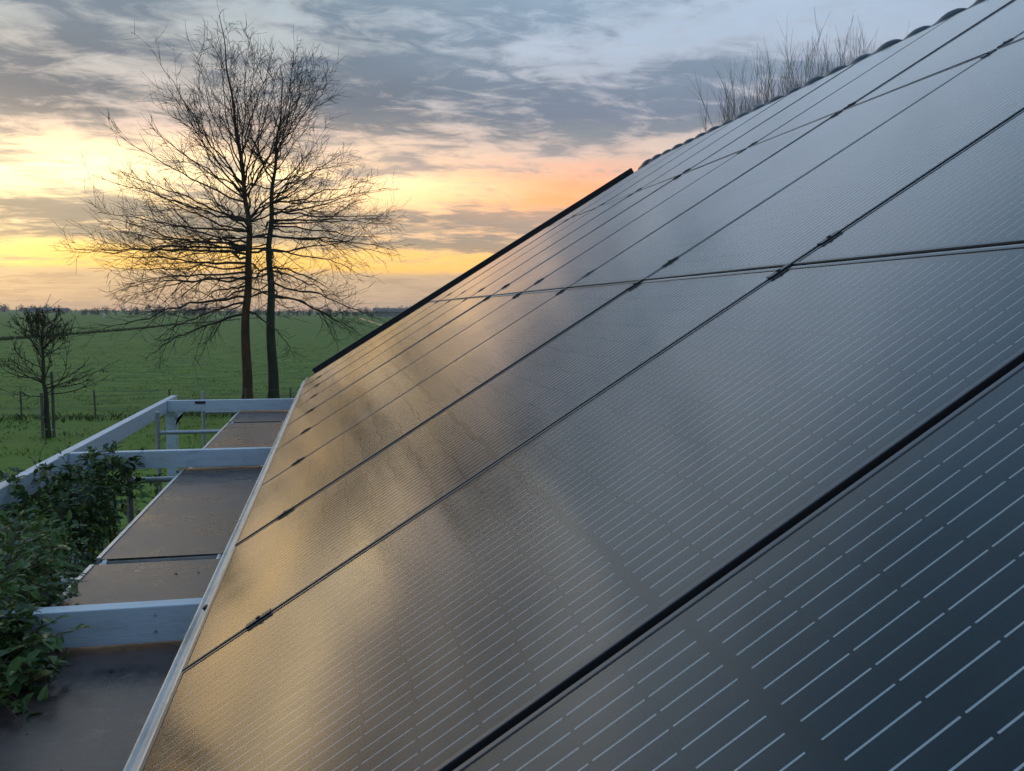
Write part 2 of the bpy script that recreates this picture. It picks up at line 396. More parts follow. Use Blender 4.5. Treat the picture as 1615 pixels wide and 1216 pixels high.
# ditches that cross the pasture
def ditch_bank(name, x0, y0, y1, step, label, seed, hh=(.18, .48)):
    rnd = random.Random(seed); sp = []; y = y0
    while y < y1:
        sp.append((x0 + rnd.gauss(0, .35) + .8*math.sin(y*.05), y)); y += step*rnd.uniform(.3, 1.4)*(y/y0)
    return blades(name, M['reed'], sp, hh[0], hh[1], 9, .05, label, seed)
ditch_bank('ditch_vegetation', -36, 70, 420, .16, 'dark strip of rough vegetation along the far ditch at left', 21)
rnd = random.Random(31)
sp = [(x, 28.2 + rnd.gauss(0, .28) + .25*noise.noise((x*.4, 0, 0))) for x in [-24 + i*.07 for i in range(440)]]
blades('fence_line_grass', M['reed'], sp, .08, .24, 5, .014, 'darker unmown grass along the foot of the wire fence', 32)
b = MB(); b.quad((11.4, 150, .012), (12.4, 150, .012), (12.9, 330, .012), (12.0, 330, .012)); b.quad((12.0, 345, .012), (13.0, 345, .012), (13.2, 460, .012), (11.8, 460, .012))
tag(b.obj('water', M['water']), 'pale glint of water in a pasture ditch beyond the roof', kind='structure')

# ---------------------------------------------------------------- the house: roof, ridge, verge, wall
CS, SN = math.cos(SLOPE), math.sin(SLOPE)
def RP(u, v, n=0.0): return Vector((v*CS - n*SN, u, EZ + v*SN + n*CS))
ROOF_ROT = (0, -SLOPE, 0)
U_END, V_RIDGE = 10.75, 5.42
house = tag(empty('house', RP(4, 0, -.2)), 'house with solar panels covering its tiled roof above the scaffold decks', 'house')
def child(o):                                # parent under the house, keep its place in the world
    o.parent = house; o.matrix_parent_inverse = Matrix.Translation(house.location).inverted(); return o
def build_roof():
    # pantiles under the panels, as one relief
    b = MB(); nu = 260; u0, u1 = -2.2, U_END - .05; rows = 16
    prof = []
    for i in range(nu+1):
        u = u0 + (u1-u0)*i/nu; prof.append((u, .022*math.sin(2*math.pi*u/.30)))
    for r in range(rows):
        va, vb = -.06 + r*.335, -.06 + (r+1)*.335 + .02; i0 = len(b.v)
        for (u, h) in prof:
            b.v.append(tuple(RP(u, va, -.135 + h + .022))); b.v.append(tuple(RP(u, vb, -.135 + h)))
            b.v.append(tuple(RP(u, va, -.16 + h)))
        for i in range(nu):
            a = i0 + 3*i
            b.f += [(a, a+3, a+4, a+1), (a+2, a+5, a+3, a)]
    o = b.obj('roof_tile_field', M['tile'], smooth=False); o['kind'] = 'stuff'; child(o)
    # other slope and the body of the house
    b = MB(); rx, rz = RP(0, V_RIDGE, -.12).x, RP(0, V_RIDGE, -.12).z
    b.quad((rx, -2.2, rz), (rx, U_END-.1, rz), (2*rx+.1, U_END-.1, EZ-.2), (2*rx+.1, -2.2, EZ-.2))
    child(b.obj('rear_roof_slope', M['tile']))
    b = MB(); y0, y1 = -2.0, U_END-.45
    b.box(.30, 2*rx-.3, y0, y1, 0, EZ-.24)
    for yy in (y0, y1): b.quad((.30, yy, EZ-.24), (2*rx-.3, yy, EZ-.24), (rx, yy, rz-.06))
    child(b.obj('wall', M['wall']))
    # ridge tiles: tapered half-round barrels with a raised collar that laps the next
    b = MB(); L = .345; seg = 12; st = [(0, .098), (.02, .114), (.055, .128), (.10, .132), (.15, .126), (.20, .112), (.26, .102), (L+.01, .092)]
    for (yy, r) in st:
        for k in range(seg+1):
            a = math.pi*(-.06 + 1.12*k/seg); b.v.append((r*1.05*math.cos(a), yy, r*math.sin(a)))
    for j in range(len(st)-1):
        for k in range(seg):
            i = j*(seg+1)+k; b.f.append((i, i+seg+1, i+seg+2, i+1))
    b.f.append(tuple(range(seg+1)))
    me = b.mesh('ridge_tile', M['tile'], smooth=True)
    rnd = random.Random(3); base = RP(0, V_RIDGE, -.115)
    u = -1.9
    while u < U_END - .33:
        o = link('ridge_tile', me, None, (base.x + rnd.uniform(-.004, .004), u, base.z + rnd.uniform(-.005, .005)), (rnd.uniform(-.012, .012), 0, rnd.uniform(-.02, .02)))
        child(o); u += L
    # verge trim along the far gable: tall black board with a pale metal edge
    H = .009
    b = MB(); s0, s1 = .05, 5.37
    for (n0, n1, ua, ub) in ((-.22, H, U_END, U_END+.03),):
        pts = [RP(ua, s0, n0), RP(ub, s0, n0), RP(ub, s1, n0), RP(ua, s1, n0), RP(ua, s0, n1), RP(ub, s0, n1), RP(ub, s1, n1), RP(ua, s1, n1)]
        i = len(b.v); b.v += [tuple(p) for p in pts]
        b.f += [(i, i+3, i+2, i+1), (i+4, i+5, i+6, i+7), (i, i+1, i+5, i+4), (i+1, i+2, i+6, i+5), (i+2, i+3, i+7, i+6), (i+3, i, i+4, i+7)]
    vb = child(b.obj('verge_board', M['verge']))
    b = MB(); q0, q1 = U_END+.004, U_END+.034
    b.quad(RP(q0, s0, H+.004), RP(q1, s0, H+.004), RP(q1, s1, H+.004), RP(q0, s1, H+.004)); b.quad(RP(q1, s0, H+.004), RP(q1, s0, H-.03), RP(q1, s1, H-.03), RP(q1, s1, H+.004))
    e = b.obj('edge_strip', M['edge']); e.parent = vb
    # aluminium trim along the lower edge of the panel field, in two lengths
    prof = [(.002, -.040), (-.004, -.004), (-.010, -.003), (-.013, -.013), (-.058, -.022), (-.061, -.014), (-.067, -.014), (-.071, -.030), (-.073, -.060), (-.010, -.060)]
    for (ua, ub) in ((-2.0, 2.66), (2.664, 3.36), (3.364, 9.86)):
        b = MB()
        for u in (ua, ub): b.v += [tuple(RP(u, v, n)) for (v, n) in prof]
        n = len(prof)
        for k in range(n): b.f.append((k, (k+1) % n, n+(k+1) % n, n+k))
        b.f += [tuple(range(n)), tuple(reversed(range(n, 2*n)))]
        child(b.obj('eave_trim', M['edge']))
    # a rusty screw head on the trim, and the gutter below it
    b = MB(); b.tube([RP(1.56, -.032, -.02), RP(1.56, -.032, -.008)], .009, 8); child(b.obj('screw_head', M['clamp']))
    b = MB(); gx, gz = RP(0, -.10, -.17).x, RP(0, -.10, -.17).z; pr = [(math.cos(math.pi*(1+k/10))*.065, math.sin(math.pi*(1+k/10))*.065) for k in range(11)]
    pr = pr + [(p[0]*.95, p[1]*.95) for p in reversed(pr)]
    for u in (-2.0, 9.8): b.v += [(gx+p[0], u, gz+p[1]) for p in pr]
    n = len(pr)
    for k in range(n): b.f.append((k, (k+1) % n, n+(k+1) % n, n+k))
    child(b.obj('gutter', M['edge']))
build_roof()

# ---------------------------------------------------------------- solar panels
PW, PH, PITCH_U, PITCH_V = 1.033, 1.745, 1.05, 1.760
def panel_meshes():
    LIP, T = .0095, .035
    fr = MB()
    def bar(x0, x1, y0, y1): fr.box(x0, x1, y0, y1, -T, 0.0)
    hx, hy = PH, PW/2
    # side bars run full length; end bars butt between them
    bar(0, hx, -hy, -hy+LIP); bar(0, hx, hy-LIP, hy)
    bar(0, LIP, -hy+LIP, hy-LIP); bar(hx-LIP, hx, -hy+LIP, hy-LIP)
    frame = fr.mesh('frame', M['black_frame'], bevel=.0014)
    gl = MB(); gl.quad((LIP, -hy+LIP, -.0016), (hx-LIP, -hy+LIP, -.0016), (hx-LIP, hy-LIP, -.0016), (LIP, hy-LIP, -.0016))
    glass = gl.mesh('glass', M['cover'])
    bs = MB(); bs.box(LIP, hx-LIP, -hy+LIP, hy-LIP, -.010, -.0048)
    back = bs.mesh('backsheet', M['backsheet'])
    ce = MB(); rb = MB(); CW, CH, MID = .165, .0838, .0125
    y_start = -3*CW; x_start = hx/2 - 10*CH - MID/2
    for c in range(6):
        for r in range(20):
            x0 = x_start + r*CH + (MID if r >= 10 else 0); y0 = y_start + c*CW; g = .0011
            ce.quad((x0+g, y0+g, -.0044), (x0+CH-g, y0+g, -.0044), (x0+CH-g, y0+CW-g, -.0044), (x0+g, y0+CW-g, -.0044))
            sh = .0038 if c % 2 else -.0038
            for k in range(5):
                yc = y0 + CW*(k+.5)/5 + (2-k)*.0007; w = .00122
                xa, xb = x0+sh+.0026, x0+CH+sh-.0026
                rb.quad((xa, yc-w, -.0040), (xb, yc-w, -.0040), (xb, yc+w, -.0040), (xa, yc+w, -.0040))
    return frame, glass, back, ce.mesh('solar_cells', M['cell']), rb.mesh('busbar_ribbons', M['ribbon'])
PM = panel_meshes()
ROWN = ['bottom', 'middle', 'top']
ORD = ['nearest', 'second', 'third', 'fourth', 'fifth', 'sixth', 'seventh', 'eighth', 'ninth', 'tenth']
rnd = random.Random(11)
for row, cols in ((0, range(-1, 9)), (1, range(0, 9)), (2, range(1, 9))):
    for i, c in enumerate(cols):
        p = empty('solar_panel', RP((c+.5)*PITCH_U, row*PITCH_V, rnd.uniform(-.001, .001)), (rnd.uniform(-.0022, .0022), -SLOPE + rnd.uniform(-.0016, .0016), 0))
        nlast = len(cols)-1
        if i == nlast: where = 'farthest one, beside the black verge'
        elif i == 0: where = 'nearest one, cut by the picture edge'
        else: where = ORD[i] + ' from the near right'
        tag(p, f'black framed solar panel, {ROWN[row]} row, {where}', 'solar panel', 'solar panels on the roof')
        for nm, me in zip(('frame', 'glass', 'backsheet', 'solar_cells', 'busbar_ribbons'), PM):
            o = link(nm, me, p)
            if nm in ('solar_cells', 'busbar_ribbons'): o['kind'] = 'stuff'

# silver rails that show in the joints between the rows
for (v, lab) in ((PITCH_V - .0075, 'silver rail in the joint between the bottom and middle panel rows'), (2*PITCH_V - .0075, 'silver rail in the joint between the middle and top panel rows')):
    mr = tag(empty('mounting_rail', RP(4.2, v, 0), ROOF_ROT), lab, 'rail', 'mounting rails')
    MB().box(-.0045, .0045, -5.2, 5.2, -.030, -.0045).obj('rail_profile', M['edge'], mr, bevel=.001)
    for yy in (-5.205, 5.205): MB().box(-.006, .006, yy-.004, yy+.004, -.032, -.003).obj('end_cap', M['clamp'], mr)

# clamps that hold neighbouring panels, in the gaps
def clamp_meshes():
    b = MB(); b.box(-.033, .033, -.0115, .0115, .0014, .0046); b.box(-.033, .033, -.0065, .0065, -.03, .0014)
    body = b.mesh('clamp_body', M['clamp'], bevel=.0012)
    s = MB(); s.tube([(0, 0, .0051), (0, 0, .0080)], .0058, 6); bolt = s.mesh('bolt', M['clamp'])
    return body, bolt
CM = clamp_meshes()
SEAM = ['nearest', 'second', 'third', 'fourth', 'fifth', 'sixth', 'seventh', 'eighth', 'ninth']
for (v, rowtext) in ((.205, 'low on the bottom row'), (1.722, 'at the top of the bottom row'), (1.885, 'low on the middle row'), (3.468, 'at the top of the middle row'), (3.556, 'low on the top row')):
    for g in range(1, 9):
        if g < 2 and v > 3.0: continue
        k = empty('panel_clamp', RP(g*PITCH_U, v, 0), ROOF_ROT)
        tag(k, f'black clamp {rowtext}, {SEAM[g-1]} thin seam from the near right', 'clamp', 'panel clamps in the seams')
        link('clamp_body', CM[0], k); link('bolt', CM[1], k)

# ---------------------------------------------------------------- pergola
per = tag(empty('pergola', (-1.63, 5.9, 0)), 'white painted timber pergola beside the roof with three cross beams', 'pergola')
def pchild(o): o.parent = per; o.matrix_parent_inverse = Matrix.Translation(per.location).inverted(); return o
ZT = EZ - .25                                  # top of the pergola beams
pchild(MB().box(-1.685, -1.612, -1.2, 10.30, ZT-.145, ZT).obj('long_beam', M['white'], bevel=.004))
for (y0, y1, x1) in ((2.262, 2.332, .02), (5.862, 5.932, .02), (9.665, 9.735, .02)):
    pchild(MB().box(-1.610, x1, y0, y1, ZT-.137, ZT-.003).obj('cross_beam', M['white'], bevel=.004))
for (x, y) in ((-1.648, 2.05), (-1.648, 6.10), (-1.60, 9.85)):
    pchild(MB().box(x-.06, x+.06, y-.06, y+.06, 0, ZT-.146).obj('post', M['white'], bevel=.004))
b = MB(); b.v = [(-1.538, 9.672, ZT-.32), (-1.538, 9.672, ZT-.24), (-1.42, 9.672, ZT-.138), (-1.50, 9.672, ZT-.138), (-1.538, 9.728, ZT-.32), (-1.538, 9.728, ZT-.24), (-1.42, 9.728, ZT-.138), (-1.50, 9.728, ZT-.138)]
b.f = [(0, 1, 2, 3), (7, 6, 5, 4), (0, 4, 5, 1), (1, 5, 6, 2), (2, 6, 7, 3), (3, 7, 4, 0)]
pchild(b.obj('knee_brace', M['white']))
for (y, xs) in ((2.262, (-.30, -1.20)), (5.862, (-.35, -1.40))):
    for x in xs:
        for dz in (.035, .095):
            sc = MB(); sc.tube([(x, y+.001, ZT-dz), (x, y-.003, ZT-dz)], .006, 8); pchild(sc.obj('screw', M['tube']))
b = MB(); b.box(-1.30, -1.18, 9.659, 9.664, ZT-.045, ZT-.015); o = pchild(b.obj('name_plate', M['clamp']))
o.name = 'beam_bracket'

# ---------------------------------------------------------------- scaffold decks and frames
ZD = EZ - .400
def deck(y0, y1, label, x0=-.81, x1=-.185):
    d = tag(empty('scaffold_deck', ((x0+x1)/2, (y0+y1)/2, ZD)), label, 'scaffold deck', 'plywood scaffold decks')
    hw, hl = (x1-x0)/2, (y1-y0)/2
    MB().box(-hw+.021, hw-.021, -hl+.012, hl-.012, -.012, -.002).obj('plywood_board', M['deck'], d)
    for s in (-1, 1):
        a, c = sorted((s*hw, s*(hw-.020)))
        MB().box(a, c, -hl+.02, hl-.02, -.07, .004).obj('side_rail', M['alu'], d, bevel=.002)
    for s in (-1, 1):
        a, c = sorted((s*(hl-.03), s*(hl-.012)))
        MB().box(-hw+.022, hw-.022, a, c, -.07, -.0125).obj('end_rail', M['alu'], d, bevel=.002)
        for sx in (-1, 1):
            hk = MB(); px = sx*(hw-.045)
            hk.tube([(px, s*(hl-.03), -.02), (px, s*(hl+.005), -.012), (px, s*(hl+.03), -.030), (px, s*(hl+.034), -.06)], .013, 8)
            hk.obj('hook', M['alu'], d)
    return d
deck(.82, 3.375, 'dark plywood scaffold deck in the bottom left corner, under the nearest white beam')
deck(3.445, 5.94, 'long brown plywood scaffold deck between the nearest and the middle white beam')
deck(6.02, 8.62, 'brown plywood scaffold deck just beyond the middle white beam')
deck(8.69, 9.93, 'short brown plywood scaffold deck farthest away, below the last white beam')
lf = MB(); leaf_pts = [(0, 0), (.3, .22), (.65, .2), (1, 0)]
lf.v = [(0, 0, 0), (.3, .2, .03), (.7, .17, .05), (1, 0, .02), (.7, -.17, .04), (.3, -.2, .02)]; lf.f = [(0, 1, 2, 3), (0, 3, 4, 5)]
lme = [lf.mesh('fallen_leaf', M['stem']), lf.mesh('fallen_leaf', M['leaf_pale'])]
rnd = random.Random(77)
for k in range(8):
    o = link('fallen_leaf', lme[k % 2], None, (rnd.uniform(-.74, -.27), rnd.choice((rnd.uniform(1.0, 2.2), rnd.uniform(2.4, 3.3), rnd.uniform(3.6, 5.7))), ZD), (0, 0, rnd.uniform(0, 6.28)))
    o.scale = (rnd.uniform(.018, .035),)*3
    tag(o, 'small dry fallen leaf lying on a brown scaffold deck', 'leaf', 'fallen leaves on the decks')
def sframe(y, xl, label, top=.08, xr=-.18, rungs=True):
    f = tag(empty('scaffold_tower', ((xl+xr)/2, y, 0)), label, 'scaffold', 'galvanised tube scaffold towers')
    w = (xr-xl)/2
    for s in (-1, 1):
        hi = ZD + top if s < 0 else ZD - .06
        MB().tube([(s*w, 0, .02), (s*w, 0, hi)], .0242, 12).obj('standard', M['tube'], f, smooth=False)
        MB().box(s*w-.06, s*w+.06, -.06, .06, .0, .02).obj('base_plate', M['tube'], f)
    for zz in (ZD-.095, ZD-.60, ZD-1.1, ZD-1.6):
        MB().tube([(-w+.024, 0, zz), (w-.024, 0, zz)], .0215, 12).obj('ledger', M['tube'], f)
    for sx in (-1,):
        MB().tube([(sx*w, 0, ZD-.125), (sx*w, 0, ZD-.065)], .031, 12).obj('collar', M['tube'], f)
    return f
sframe(3.41, -1.16, 'galvanised tube scaffold half hidden by leaves below the nearest deck joint', .02)
sframe(5.98, -1.22, 'galvanised tube scaffold just behind the middle white beam, left of the decks', .10)
sframe(8.655, -1.53, 'galvanised tube scaffold at the farthest deck joint beside the white corner post', .13)
sframe(10.5, -1.33, 'lone galvanised tube scaffold standing behind the last white beam', .18)

# ---------------------------------------------------------------- leafy climbers on the pergola
def leaf_mesh(name, mat, L=1.0):
    # folded, pointed leaf along +Y, one unit long
    prof = [(0, 0), (.14, .20), (.40, .30), (.70, .20), (1.0, 0)]
    b = MB()
    for (y, w) in prof:
        z = -.22*y*y
        b.v += [(-w, y, z+.10*w/.3), (0, y, z), (w, y, z+.10*w/.3)]
    for i in range(4):
        a = i*3; b.f += [(a, a+1, a+4, a+3), (a+1, a+2, a+5, a+4)]
    return b.mesh(name, mat)
def leaf_verts(b, p, d, up, L):
    """append one folded leaf to a bulk mesh"""
    side = d.cross(up); side = side.normalized() if side.length > 1e-5 else d.orthogonal().normalized()
    nrm = side.cross(d)
    i = len(b.v)
    for (y, w, z) in ((0, 0, 0), (.35, -.27, .06), (.35, 0, -.03), (.35, .27, .06), (.75, -.17, -.06), (.75, 0, -.12), (.75, .17, -.06), (1, 0, -.24)):
        b.v.append(tuple(p + d*(y*L) + side*(w*L) + nrm*(z*L)))
    b.f += [(i, i+2, i+1), (i, i+3, i+2), (i+1, i+2, i+5, i+4), (i+2, i+3, i+6, i+5), (i+4, i+5, i+7), (i+5, i+6, i+7)]
CAMP = cam.matrix_world.translation.copy()
def shrub(name, label, blobs, n, size, mats, seed, flowers=0, single=300, stems=9, ground=(0, 0)):
    rnd = random.Random(seed)
    root = tag(empty(name, (ground[0], ground[1], 0)), label, 'shrub')
    inv = Matrix.Translation(root.location).inverted()
    pts = []; tot = sum((bl[3]*bl[4]*bl[5])**.6 for bl in blobs)
    sprays = []
    for (cx, cy, cz, rx, ry, rz) in blobs:
        for _ in range(max(6, int(n/9*(rx*ry*rz)**.6/tot))):
            while True:
                q = Vector((rnd.uniform(-1, 1), rnd.uniform(-1, 1), rnd.uniform(-1, 1)))
                if .15 < q.length < 1: break
            q = q.normalized()*q.length**.45
            c = Vector((cx + q.x*rx, cy + q.y*ry, cz + q.z*rz))
            out = (Vector((q.x, q.y, q.z*.6 + .25)) + Vector((rnd.gauss(0, .5), rnd.gauss(0, .5), rnd.gauss(0, .4)))).normalized()
            sprays.append((c, out))
    sm = MB(); leaves = []
    for (c, out) in sprays:
        ln = rnd.uniform(.10, .22); bend = Vector((0, 0, -rnd.uniform(.2, .9)))
        prev = c; path = [c]
        for k in range(1, 5):
            s = k/4; path.append(c + out*(ln*s) + bend*(ln*.5*s*s))
        sm.tube(path, [.0025, .0022, .0018, .0014, .001], 3, cap=False)
        for k in range(9):
            s = rnd.random(); j = min(3, int(s*4)); p = path[j].lerp(path[j+1], s*4-j)
            d = (out*.7 + Vector((rnd.gauss(0, .7), rnd.gauss(0, .7), rnd.gauss(-.1, .5)))).normalized()
            up = (Vector((0, 0, 1)) + Vector((rnd.gauss(0, .35), rnd.gauss(0, .35), 0)))
            leaves.append((p, d, up, size*rnd.choice((rnd.uniform(.4, .8), rnd.uniform(.7, 1.2), rnd.uniform(1.0, 1.5)))))
    leaves.sort(key=lambda l: -l[3]/max(.3, (l[0]-CAMP).length))
    lm = [leaf_mesh('leaf', mt) for mt in mats]
    for i, (p, d, up, L) in enumerate(leaves[:single]):
        side = d.cross(up).normalized(); nr = side.cross(d)
        mm = Matrix((side, d, nr)).transposed().to_4x4()
        o = bpy.data.objects.new('leaf', lm[i % len(lm)]); C.objects.link(o); o.parent = root
        o.matrix_local = Matrix.Translation(p - root.location) @ mm @ Matrix.Scale(L, 4)
    for mi, mt in enumerate(mats):
        b = MB()
        for (p, d, up, L) in leaves[single:][mi::len(mats)]: leaf_verts(b, p - root.location, d, up, L)
        o = b.obj('foliage', mt, root); o['kind'] = 'stuff'
    sm2 = MB(); sm2.v = [tuple(Vector(v) - root.location) for v in sm.v]; sm2.f = sm.f
    o = sm2.obj('twigs', M['stem'], root); o['kind'] = 'stuff'
    for k in range(stems):
        c = rnd.choice(blobs); top = Vector((c[0] + rnd.uniform(-.5, .5)*c[3], c[1] + rnd.uniform(-.5, .5)*c[4], c[2] + rnd.uniform(0, .6)*c[5]))
        g = Vector((ground[0] + rnd.gauss(0, .15), ground[1] + rnd.gauss(0, .3), 0)); pth = []
        for s in range(8):
            f = s/7; p = g.lerp(top, f); p.z = top.z*(1-(1-f)**1.5); pth.append(p + Vector((rnd.gauss(0, .03), rnd.gauss(0, .03), 0)) - root.location)
        MB().tube(pth, [.016*(1-.8*s/7) for s in range(8)], 6).obj('stem', M['stem'], root, smooth=True)
    if flowers:
        fm = MB()
        for k in range(6):
            a = k*math.pi/3 + .2; a1, a2 = a-.35, a+.35
            fm.quad((0, 0, 0), (.65*math.cos(a1), .65*math.sin(a1), .14), (math.cos(a), math.sin(a), .05), (.65*math.cos(a2), .65*math.sin(a2), .14))
        fme = fm.mesh('flower', M['petal'])
        near = [l for l in leaves[:int(len(leaves)*.5)]]
        cl = rnd.sample(near, max(1, flowers//5))
        for (p, d, up, L) in cl:
            for _ in range(5):
                q = p + (CAMP-p).normalized()*.05 + Vector((rnd.gauss(0, .035), rnd.gauss(0, .035), rnd.gauss(0, .03)))
                o = link('flower', fme, root); dirn = ((CAMP-q).normalized() + Vector((rnd.gauss(0, .5), rnd.gauss(0, .5), rnd.gauss(.4, .5)))).normalized()
                o.matrix_local = Matrix.Translation(q - root.location) @ dirn.to_track_quat('Z', 'Y').to_matrix().to_4x4() @ Matrix.Scale(rnd.uniform(.009, .014), 4)
    return root
zr = EZ - .25
shrub('climbing_shrub', 'light green leafy shrub with small white flowers in the lower left corner',
      [(-1.04, 2.50, EZ-.42, .26, .45, .30), (-.82, 2.06, EZ-.40, .16, .22, .22), (-.80, 2.12, EZ-.52, .14, .26, .20), (-.80, 1.98, EZ-.46, .17, .30, .28), (-.84, 1.85, EZ-.40, .17, .32, .28), (-.98, 2.6, EZ-.30, .20, .40, .20), (-.86, 1.85, EZ-.58, .18, .30, .26), (-.95, 2.35, EZ-.30, .18, .30, .18), (-.92, 1.60, EZ-.50, .16, .30, .26), (-1.16, 3.00, EZ-.36, .24, .50, .22),
       (-1.38, 3.75, EZ-.50, .28, .60, .20), (-1.20, 3.2, EZ-.66, .28, .7, .30), (-1.5, 3.0, EZ-.95, .5, 1.2, .55), (-1.50, 4.4, EZ-.60, .20, .5, .18)],
      19000, .047, [M['leaf'], M['leaf'], M['leaf'], M['leaf_dark'], M['leaf_pale']], 41, flowers=120, ground=(-1.5, 2.6))
shrub('climbing_shrub', 'dark green climber tangled round the long white beam beside the middle cross beam',
      [(-1.46, 5.25, zr-.26, .20, .45, .22), (-1.33, 5.55, zr-.20, .16, .26, .22), (-1.45, 5.2, zr-.75, .28, .7, .45), (-1.58, 4.9, zr-.10, .10, .40, .09), (-1.24, 5.78, zr-.08, .09, .08, .12)],
      5200, .056, [M['leaf_dark'], M['leaf_dark'], M['leaf']], 42, ground=(-1.5, 5.2))
shrub('garden_shrub', 'low dark garden shrub below the pergola behind the scaffold tube',
      [(-1.2, 6.9, zr-1.0, .6, .7, .6), (-1.0, 7.6, zr-1.25, .6, .6, .5), (-1.9, 7.2, zr-1.1, .5, .7, .6), (-1.2, 6.3, zr-1.5, .6, .7, .6)],
      4200, .075, [M['leaf'], M['leaf_dark']], 43, single=60, ground=(-1.2, 6.9))
def sprig(x, y, z0, h, label, seed):
    rnd = random.Random(seed); root = tag(empty('leafy_sprig', (x, y, z0)), label, 'plant')
    pth = [Vector((rnd.gauss(0, .03)*k, rnd.gauss(0, .03)*k, h*k/6)) for k in range(7)]
    MB().tube(pth, [.008*(1-.7*k/6) for k in range(7)], 5).obj('stem', M['stem'], root)
    b = MB()
    for k in range(60):
        s = rnd.uniform(.2, 1)*5.99; j = int(s); p = pth[j].lerp(pth[j+1], s-j)
        side = Vector((rnd.gauss(0, 1), rnd.gauss(0, 1), rnd.gauss(.2, .4))).normalized()
        leaf_verts(b, p + side*rnd.uniform(0, .16), (side + Vector((0, 0, rnd.gauss(0, .4)))).normalized(), Vector((0, 0, 1)), rnd.uniform(.05, .11))
    o = b.obj('foliage', M['leaf_dark'], root); o['kind'] = 'stuff'
sprig(-3.9, 12.2, 0, 2.15, 'tall thin leafy stalk on the lawn right of the staked young tree', 71)
sprig(-3.5, 12.6, 0, 1.75, 'shorter leafy stalk on the lawn just above the white long beam', 72)

